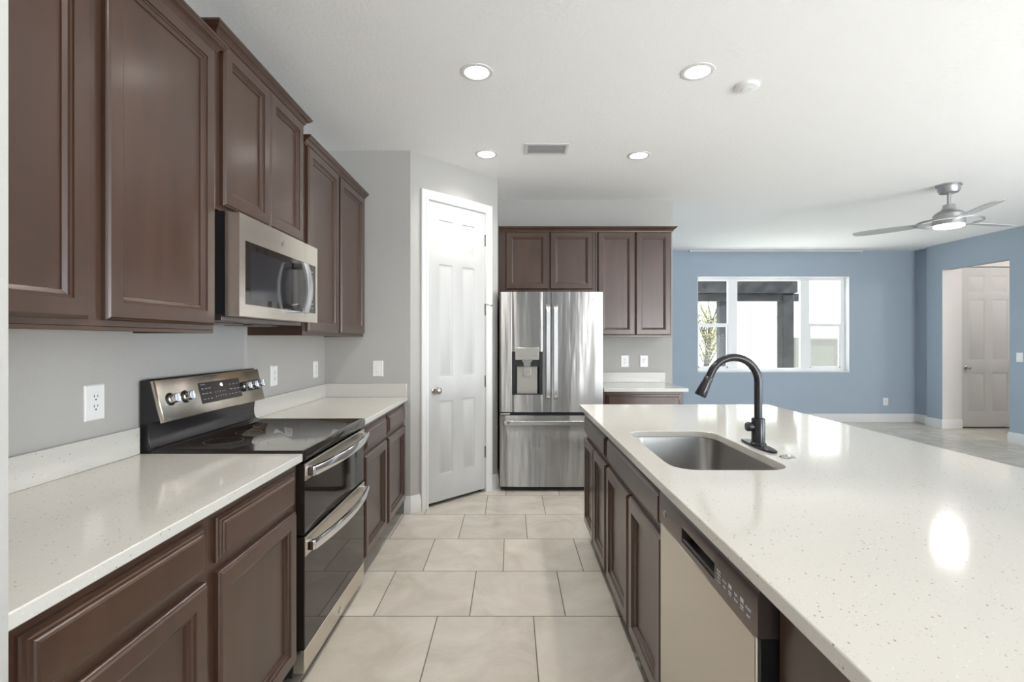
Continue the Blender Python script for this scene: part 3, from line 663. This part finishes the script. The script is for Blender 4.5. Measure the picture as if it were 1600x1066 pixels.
def oven_door(name, z0, z1, zs, lab_):
    d = obj(name, MB(OF).panel(RY0 + 0.006, z0, RY1 - 0.006, z1, [(0, -0.043), (0, -0.003), (0.003, 0.0)]), 'glass_black', t)
    obj('steel_strip', MB(OF).panel(RY0 + 0.007, zs, RY1 - 0.007, z1 - 0.001, [(0, -0.002), (0, 0.0015), (0.0015, 0.003)]), 'steel', d)
    zc = (zs + z1) / 2 + 0.002
    # handle: flat bar bowed outwards, on two chrome brackets
    hb = MB(); n = 16; loops = []
    for i in range(n + 1):
        y_ = RY0 + 0.028 + (RY1 - RY0 - 0.056) * i / n; s = (i / n - 0.5) * 2
        xo = RX + 0.030 + 0.030 * (1 - s * s); hh_ = 0.0185
        loops.append([(xo - 0.006, y_, zc - hh_), (xo + 0.004, y_, zc - hh_), (xo + 0.006, y_, zc - hh_ + 0.004), (xo + 0.006, y_, zc + hh_ - 0.004), (xo + 0.004, y_, zc + hh_), (xo - 0.006, y_, zc + hh_)])
    hd_ = obj('handle', hb.rings(loops), 'chrome', d, angle=60)
    for y_ in (RY0 + 0.030, RY1 - 0.030):
        obj('handle_bracket', MB().box((RX + 0.002, y_ - 0.012, zc - 0.0185), (RX + 0.032, y_ + 0.012, zc + 0.0185)), 'chrome', d, bevel=0.003)
    return d
oven_door('upper_oven_door', 0.580, 0.856, 0.790, '')
oven_door('lower_oven_door', 0.138, 0.571, 0.495, '')
obj('bottom_panel', MB(OF).panel(RY0 + 0.006, 0.045, RY1 - 0.006, 0.134, [(0, -0.043), (0, -0.002), (0.002, 0.0)]), 'steel', t)
badge(frame((RX, 2.29, 0.082), Y, Z, X), 0.015, t)

# ------------------------------------------------------------------ microwave
MY0, MY1, MX = 1.902, 2.668, -1.050
t = thing('microwave', 'stainless over-the-range microwave with a curved chrome handle', 'microwave', (-1.25, 2.285, 1.43))
obj('case', MB().box((-1.439, MY0 + 0.006, 1.436), (-1.108, MY1 - 0.006, 1.838)), 'blackmat', t, bevel=0.002)
obj('underside', MB().box((-1.40, MY0 + 0.02, 1.412), (-1.13, MY1 - 0.02, 1.436)).box((-1.36, MY0 + 0.08, 1.404), (-1.22, MY0 + 0.34, 1.412)).box((-1.36, MY1 - 0.34, 1.404), (-1.22, MY1 - 0.08, 1.412)), 'slate', t, bevel=0.002)
UF = frame((MX, 0, 0), Y, Z, X)
SE = 2.512
m_ = MB(UF)
WY0, WY1, WZa, WZb = 1.945, 2.640, 1.478, 1.730
# front frame as a ring round the dark glass
for y0, y1, z0, z1 in ((MY0, SE - 0.0007, 1.430, WZa), (MY0, SE - 0.0007, WZb, 1.830), (MY0, WY0, WZa, WZb)): m_.box((y0, z0, -0.056), (y1, z1, 0))
fr = obj('door_frame', m_, 'steel', t, label='brushed stainless door frame')
m_ = MB(UF)
for y0, y1, z0, z1 in ((SE + 0.0007, MY1, 1.430, WZa), (SE + 0.0007, MY1, WZb, 1.830), (WY1, MY1, WZa, WZb)): m_.box((y0, z0, -0.056), (y1, z1, 0))
obj('control_frame', m_, 'steel', t)
obj('door_glass', MB(UF).box((WY0, WZa, -0.05), (SE - 0.0007, WZb, -0.002)), 'glass_black', t)
obj('window_screen', MB(UF).panel(1.985, 1.505, 2.36, 1.700, [(0, -0.002), (0, -0.0014)]), 'mesh_window', t)
cpn = obj('control_panel', MB(UF).box((SE + 0.0007, WZa, -0.05), (WY1, WZb, -0.002)), 'glass_black', t)
lb = MB()
for i in range(9): text(lb, ('Auto', 'Time', '1 2 3', '4 5 6', '7 8 9', 'Start', 'Power', 'Clock', 'Off')[i], 0.010, UF @ Matrix.Translation((2.60, 1.695 - i * 0.024, -0.0016)), 0.0003)
obj('panel_print', lb, 'print', cpn, label='small white printed key legends')
# chrome handle: two block brackets and a bowed bar
hb = MB(); loops = []; n = 18; y0_, y1_ = 2.372, 2.432
for i in range(n + 1):
    s = (i / n - 0.5) * 2; z_ = 1.588 + 0.121 * s; xo = MX + 0.052 + 0.022 * (1 - s * s)
    loops.append([(xo - 0.014, y0_, z_), (xo - 0.002, y0_, z_), (xo + 0.001, y0_ + 0.006, z_), (xo + 0.001, y1_ - 0.006, z_), (xo - 0.002, y1_, z_), (xo - 0.014, y1_, z_)])
obj('handle', hb.rings(loops), 'bar', t, angle=50)
for z0_, z1_ in ((1.467, 1.490), (1.683, 1.709)): obj('handle_bracket', MB().box((MX - 0.001, y0_, z0_), (MX + 0.048, y1_, z1_)), 'slate' if z0_ > 1.6 else 'chrome', t, bevel=0.004)
obj('side_screw', MB(frame((-1.17, MY0 + 0.006, 1.775), X, Z, -Y)).lathe([(0.007, 0), (0.006, 0.002), (0.001, 0.002)], 16), 'nickel', t)
badge(frame((MX, 2.265, 1.782), Y, Z, X), 0.014, t)

# ------------------------------------------------------------------ fridge
RF = 4.337; FX0, FX1 = -0.103, 0.809; FM = 0.3495
t = thing('fridge', 'stainless French-door fridge with water dispenser and bottom freezer', 'fridge', (0.353, 4.7, 0))
obj('cabinet', MB().box((FX0 + 0.004, RF + 0.066, 0.025), (FX1 - 0.004, 5.06, 1.745)), 'slate', t, bevel=0.003)
obj('base_grille', MB().box((FX0 + 0.03, RF + 0.05, 0.006), (FX1 - 0.03, RF + 0.12, 0.04)), 'blackmat', t)
for x_ in (FX0 + 0.05, FX1 - 0.05): obj('foot', MB().lathe([(0.02, 0), (0.02, 0.01), (0.012, 0.012), (0.012, 0.03)], 16, (x_, RF + 0.14, 0)), 'blackmat', t)
for x_ in (FX0 + 0.06, FX1 - 0.06): obj('hinge_cover', MB().box((x_ - 0.04, RF + 0.03, 1.745), (x_ + 0.04, RF + 0.16, 1.765)), 'slate', t, bevel=0.004)
RFm = frame((0, RF, 0), X, Z, -Y)
def bowed(mb, x0, x1, z0, z1, xa, xb, cut=None):
    """door skin with a slight bow across its width; xa..xb the width of the bow; cut = opening (x0,x1,z0,z1)"""
    f = lambda x: RF + 0.012 * ((x - (xa + xb) / 2) / ((xb - xa) / 2)) ** 2
    n = 14; xs = [x0 + (x1 - x0) * i / n for i in range(n + 1)]
    loops = []
    for x_ in xs:
        e_ = 0.004 if x_ in (xs[0], xs[-1]) else 0
        loops.append([(x_, f(x_) + e_, z0), (x_, f(x_) + e_, z1), (x_, RF + 0.062, z1), (x_, RF + 0.062, z0)])
    mb.rings(loops)
dl = MB()
DX0, DX1, DZ0, DZ1 = 0.0065, 0.275, 0.856, 1.236
for x0, x1, z0, z1 in ((FX0, DX0, 0.703, 1.763), (DX1, FM - 0.0025, 0.703, 1.763), (DX0, DX1, 0.703, DZ0), (DX0, DX1, DZ1, 1.763)): bowed(dl, x0, x1, z0, z1, FX0, FX1)
ld = obj('left_door', dl, 'fridge', t, angle=30)
dr_ = MB(); bowed(dr_, FM + 0.0025, FX1, 0.703, 1.763, FX0, FX1); rd = obj('right_door', dr_, 'fridge', t, angle=50)
fz = MB(); bowed(fz, FX0, FX1, 0.045, 0.672, FX0, FX1); fd = obj('freezer_drawer', fz, 'fridge', t, angle=50)
obj('door_gap', MB().box((FX0 + 0.01, RF + 0.03, 0.672), (FX1 - 0.01, RF + 0.064, 0.703)), 'blackmat', t)
for x_ in (FX0 + 0.04, ): obj('hinge', MB().box((x_ - 0.035, RF + 0.006, 0.680), (x_ + 0.05, RF + 0.03, 0.692)), 'chrome', t, bevel=0.002)
def bar(mb, p0, p1, wv, wd, out, n=16):
    """flat bar between p0 and p1, standing off the door with curved-in ends"""
    p0, p1, wv = Vector(p0), Vector(p1), Vector(wv); loops = []
    for i in range(n + 1):
        s = i / n; e_ = min(s, 1 - s) * (p1 - p0).length
        k = out * min(1.0, (e_ / 0.05)) ** 0.5 if e_ < 0.05 else out
        c_ = p0.lerp(p1, s) + Vector((0, -k, 0))
        c2 = p0.lerp(p1, s) + Vector((0, -k + 0.014, 0))
        loops.append([c_ - wv * wd * 0.40, c_ + wv * wd * 0.40, c_ + wv * wd * 0.5 + Vector((0, 0.004, 0)), c2 + wv * wd * 0.5, c2 - wv * wd * 0.5, c_ - wv * wd * 0.5 + Vector((0, 0.004, 0))])
    mb.rings([[tuple(a) for a in l] for l in loops])
for x_, par in ((0.322, ld), (0.388, rd)):
    b = MB(); bar(b, (x_, RF + 0.004, 0.815), (x_, RF + 0.004, 1.650), (1, 0, 0), 0.036, 0.052, 40); obj('handle', b, 'bar', par, angle=45)
b = MB(); bar(b, (-0.072, RF + 0.008, 0.612), (0.778, RF + 0.008, 0.612), (0, 0, 1), 0.040, 0.050, 40); obj('handle', b, 'bar', fd, angle=45)
# dispenser niche
dn = MB().box((DX0, RF + 0.006, DZ0), (DX0 + 0.028, RF + 0.06, DZ1)).box((DX1 - 0.028, RF + 0.006, DZ0), (DX1, RF + 0.06, DZ1)).box((DX0 + 0.028, RF + 0.052, DZ0), (DX1 - 0.028, RF + 0.06, DZ1)).box((DX0 + 0.028, RF + 0.006, DZ0), (DX1 - 0.028, RF + 0.052, DZ0 + 0.008)).box((DX0 + 0.028, RF + 0.012, 1.105), (DX1 - 0.028, RF + 0.052, DZ1))
nch = obj('dispenser', dn, 'blackmat', ld)
obj('dispenser_back', MB().box((DX0 + 0.045, RF + 0.045, DZ0 + 0.008), (DX1 - 0.045, RF + 0.051, 1.105)), 'steel', ld, label='grey steel back plate')
pp = obj('dispenser_panel', MB().box((0.034, RF - 0.006, 1.162), (0.244, RF + 0.012, 1.270)), 'steel', ld, bevel=0.003)
lb = MB()
for i in range(5): text(lb, ('Ice', 'Water', 'Lock', 'Light', 'Filter')[i], 0.0085, frame((0.055 + i * 0.042, RF - 0.0062, 1.198), X, Z, -Y), 0.0002)
text(lb, 'Cubed  Crushed', 0.009, frame((0.139, RF - 0.0062, 1.176), X, Z, -Y), 0.0002)
obj('panel_print', lb, 'greyprint', pp, label='small grey printed symbols')
obj('dispenser_spout', MB(frame((0.139, RF + 0.026, 0), X, Z, -Y)).rings([[(-a, z, -0.012), (a, z, -0.012), (a, z, 0.018), (-a, z, 0.018)] for a, z in ((0.045, 1.162), (0.045, 1.150), (0.034, 1.145), (0.030, 1.112), (0.024, 1.106))]), 'nickel', ld)
obj('dispenser_paddle', MB().box((0.102, RF + 0.036, 1.005), (0.176, RF + 0.045, 1.105)).box((0.112, RF + 0.030, 1.018), (0.166, RF + 0.036, 1.04)), 'steel', ld, bevel=0.004)
b = MB(frame((0.726, RF + 0.009, 1.700), X, Z, -Y)).lathe([(0.011, 0), (0.011, 0.0015), (0.008, 0.002), (0.001, 0.002)], 24)
bo = obj('badge', b, 'chrome', rd, label='tiny round maker badge with grey lettering')
obj('badge_letters', text(MB(), 'LG', 0.016, frame((0.753, RF + 0.0092, 1.700), X, Z, -Y)), 'greyprint', bo)

# ------------------------------------------------------------------ outlets and switches
def plate(F, name, label, cat, kind, w_=0.082, h=0.122):
    o = F @ Vector((0, 0, 0)); t = thing(name, label, cat, tuple(o))
    obj('cover_plate', MB(F).panel(-w_ / 2, -h / 2, w_ / 2, h / 2, [(0, 0), (0, 0.003), (0.004, 0.006)]), 'plate', t, angle=30)
    if kind == 'outlet':
        obj('receptacle', MB(F).box((-0.0165, -0.0335, 0.005), (0.0165, 0.0335, 0.008)), 'plate', t, bevel=0.001)
        for dz in (0.017, -0.017):
            sl = MB(F).box((-0.0085, dz, 0.0079), (-0.0060, dz + 0.010, 0.0083)).box((0.0060, dz + 0.001, 0.0079), (0.0085, dz + 0.009, 0.0083)).lathe([(0.003, 0.0079), (0.003, 0.0083)], 12, (0, dz - 0.007, 0))
            obj('socket', sl, 'slot', t)
    else:
        obj('rocker', MB(F).add([(-0.0165, -0.0335, 0.005), (0.0165, -0.0335, 0.005), (0.0165, 0.0335, 0.005), (-0.0165, 0.0335, 0.005), (-0.0145, -0.031, 0.0095), (0.0145, -0.031, 0.0095), (0.0145, 0.031, 0.0065), (-0.0145, 0.031, 0.0065)],
            [(4, 5, 6, 7), (0, 1, 5, 4), (1, 2, 6, 5), (2, 3, 7, 6), (3, 0, 4, 7)]), 'plate', t)
    for dz in (0.048, -0.048): obj('screw', MB(F).lathe([(0.003, 0.0055), (0.0028, 0.0068), (0.0005, 0.0068)], 10, (0, dz, 0)), 'plate', t)
    return t
plate(frame((-1.44, 1.699, 1.121), Y, Z, X), 'electrical_outlet', 'white double outlet on the wall left of the range', 'outlet', 'outlet')
plate(frame((-1.44, 2.985, 1.121), Y, Z, X), 'electrical_outlet', 'white outlet plate on the left wall just past the range', 'outlet', 'outlet')
plate(frame((-1.44, 3.620, 1.121), Y, Z, X), 'electrical_outlet', 'white plate on the left wall beside the grey corner', 'outlet', 'outlet')
plate(frame((-1.029, 3.80, 1.118), X, Z, -Y), 'light_switch', 'white rocker switch on the grey wall left of the pantry door', 'switch', 'switch')
plate(frame((1.182, 5.14, 1.118), X, Z, -Y), 'electrical_outlet', 'white outlet on the grey wall just right of the fridge', 'outlet', 'outlet')
plate(frame((1.382, 5.14, 1.118), X, Z, -Y), 'light_switch', 'white rocker switch on the grey wall right of the fridge', 'switch', 'switch')
plate(frame((6.12, 8.06, 0.333), X, Z, -Y), 'electrical_outlet', 'white outlet low on the blue wall right of the window', 'outlet', 'outlet')
plate(frame((6.53, 6.33, 1.115), -Y, Z, -X), 'light_switch', 'white rocker switch on the blue wall beside the hall opening', 'switch', 'switch')

# ------------------------------------------------------------------ ceiling fixtures
def downlight_first():
    x_, y_ = -0.189, 2.692
    t = thing('recessed_light', '', 'ceiling light', (x_, y_, CEIL), 'recessed lights in the kitchen ceiling')
    obj('trim_ring', MB().lathe([(0.066, -0.001), (0.066, -0.004), (0.080, -0.0055), (0.089, -0.003), (0.090, -0.0002)], 48, (x_, y_, CEIL), cap0=False, cap1=False), 'trim', t)
    obj('lens', MB().lathe([(0.067, -0.0008), (0.067, -0.0022)], 40, (x_, y_, CEIL)), 'lens', t)
    l = bpy.data.lights.new('bulb', 'SPOT'); l.energy = DOWNLIGHT_W; l.spot_size = math.radians(134); l.spot_blend = 0.9; l.shadow_soft_size = 0.055; l.color = (1.0, 0.955, 0.89)
    lo = bpy.data.objects.new('bulb', l); C.objects.link(lo); lo.parent = t; lo.location = (0, 0, -0.012)
    return t
dl0 = downlight_first(); dl0['label'] = 'front left recessed ceiling light, nearest above the aisle'
dup(dl0, (1.015, 2.686, CEIL), 'front right recessed ceiling light, beside the smoke detector')
dup(dl0, (-0.196, 3.876, CEIL), 'rear left recessed ceiling light, near the pantry door')
dup(dl0, (1.009, 3.903, CEIL), 'rear right recessed ceiling light, right of the air vent')
for i, (x_, y_) in enumerate(((-0.19, 1.49), (-0.19, 0.25))):
    dup(dl0, (x_, y_, CEIL), 'recessed ceiling light above the near end of the kitchen aisle', 'recessed lights above the camera')
t = thing('smoke_detector', 'round white smoke detector on the ceiling', 'smoke detector', (1.356, 2.838, CEIL))
obj('base', MB().lathe([(0.068, 0), (0.068, -0.006), (0.064, -0.009)], 40, (1.356, 2.838, CEIL)), 'plate', t)
obj('dome', MB().lathe([(0.062, -0.009), (0.060, -0.014), (0.050, -0.018), (0.030, -0.019), (0.028, -0.021), (0.001, -0.021)], 40, (1.356, 2.838, CEIL)), 'plate', t, angle=25)
t = thing('air_vent', 'white ceiling air vent with grey slots', 'vent', (0.267, 3.77, CEIL))
vx0, vx1, vy0, vy1 = 0.125, 0.410, 3.685, 3.855
obj('frame', MB().box((vx0 - .022, vy0 - .022, CEIL - .006), (vx1 + .022, vy0, CEIL)).box((vx0 - .022, vy1, CEIL - .006), (vx1 + .022, vy1 + .022, CEIL)).box((vx0 - .022, vy0, CEIL - .006), (vx0, vy1, CEIL)).box((vx1, vy0, CEIL - .006), (vx1 + .022, vy1, CEIL)), 'trim', t, bevel=0.001)
obj('backing', MB().box((vx0, vy0, CEIL - .0012), (vx1, vy1, CEIL - .0004)), 'ventgrey', t)
for i in range(6):
    y_ = vy0 + 0.012 + i * 0.0268
    obj('slat', MB().add([(vx0, y_, CEIL - .0015), (vx1, y_, CEIL - .0015), (vx1, y_ + .007, CEIL - .006), (vx0, y_ + .007, CEIL - .006), (vx0, y_ + .0015, CEIL - .0013), (vx1, y_ + .0015, CEIL - .0013), (vx1, y_ + .0085, CEIL - .0055), (vx0, y_ + .0085, CEIL - .0055)],
        [(0, 1, 2, 3), (4, 7, 6, 5), (0, 4, 5, 1), (2, 6, 7, 3), (0, 3, 7, 4), (1, 5, 6, 2)]), 'ventslat', t)
# ceiling fan
fx_, fy_ = 4.119, 4.64
t = thing('ceiling_fan', 'silver ceiling fan with a lit lamp and a ring around its motor', 'fan', (fx_, fy_, CEIL))
obj('canopy', MB().lathe([(0.098, 0), (0.098, -0.014), (0.085, -0.016), (0.084, -0.055), (0.070, -0.078), (0.022, -0.086)], 40, (fx_, fy_, CEIL)), 'fan', t, angle=30)
obj('downrod', MB().lathe([(0.014, -0.08), (0.014, -0.19)], 20, (fx_, fy_, CEIL)), 'fan', t)
obj('motor_housing', MB().lathe([(0.030, -0.185), (0.045, -0.190), (0.048, -0.215), (0.062, -0.240), (0.100, -0.262), (0.120, -0.285), (0.121, -0.375), (0.117, -0.382)], 48, (fx_, fy_, CEIL)), 'fan', t, angle=30)
obj('lamp_lens', MB().lathe([(0.115, -0.376), (0.115, -0.392), (0.105, -0.400), (0.060, -0.405), (0.001, -0.406)], 48, (fx_, fy_, CEIL)), 'fanlens', t)
rp = [(fx_ + 0.245 * math.cos(2 * PI * i / 64), fy_ + 0.245 * math.sin(2 * PI * i / 64), CEIL - 0.352) for i in range(64)]
rr = []
for i in range(64):
    a = 2 * PI * i / 64; rr.append([(fx_ + r * math.cos(a), fy_ + r * math.sin(a), CEIL + z_) for r, z_ in ((0.250, -0.346), (0.250, -0.362), (0.236, -0.362), (0.236, -0.346))])
mr = MB(); n = 64; mr.add([p for l in rr for p in l], [(i * 4 + k, ((i + 1) % n) * 4 + k, ((i + 1) % n) * 4 + (k + 1) % 4, i * 4 + (k + 1) % 4) for i in range(n) for k in range(4)])
obj('blade_ring', mr, 'fan', t)
for ang in (12, 132, 252):
    a = math.radians(ang); F = frame((fx_, fy_, CEIL - 0.352), Vector((math.cos(a), math.sin(a), 0)), Vector((-math.sin(a), math.cos(a), 0)), Z)
    F = F @ Matrix.Rotation(math.radians(9), 4, 'X')
    L = [(0.10, 0.028), (0.20, 0.045), (0.32, 0.065), (0.52, 0.072), (0.68, 0.066), (0.74, 0.050), (0.76, 0.025)]
    obj('blade', MB(F).rings([[(r, -w_, -0.003), (r, w_, -0.003), (r, w_, 0.003), (r, -w_, 0.003)] for r, w_ in L]), 'blade', t)
l = bpy.data.lights.new('lamp', 'SPOT'); l.energy = FAN_W; l.spot_size = math.radians(170); l.spot_blend = 0.3; l.shadow_soft_size = 0.1; l.color = (1, 0.97, 0.93)
lo = bpy.data.objects.new('fan_lamp', l); C.objects.link(lo); lo.parent = t; lo.location = (0, 0, -0.412)
l = bpy.data.lights.new('hall_lamp', 'POINT'); l.energy = HALL_W; l.shadow_soft_size = 0.12; l.color = (1, 0.96, 0.92)
lo = bpy.data.objects.new('hall_lamp', l); C.objects.link(lo); lo.location = (7.5, 6.2, 2.55)

for o in bpy.data.objects:
    if '_loc' in o: del o['_loc']
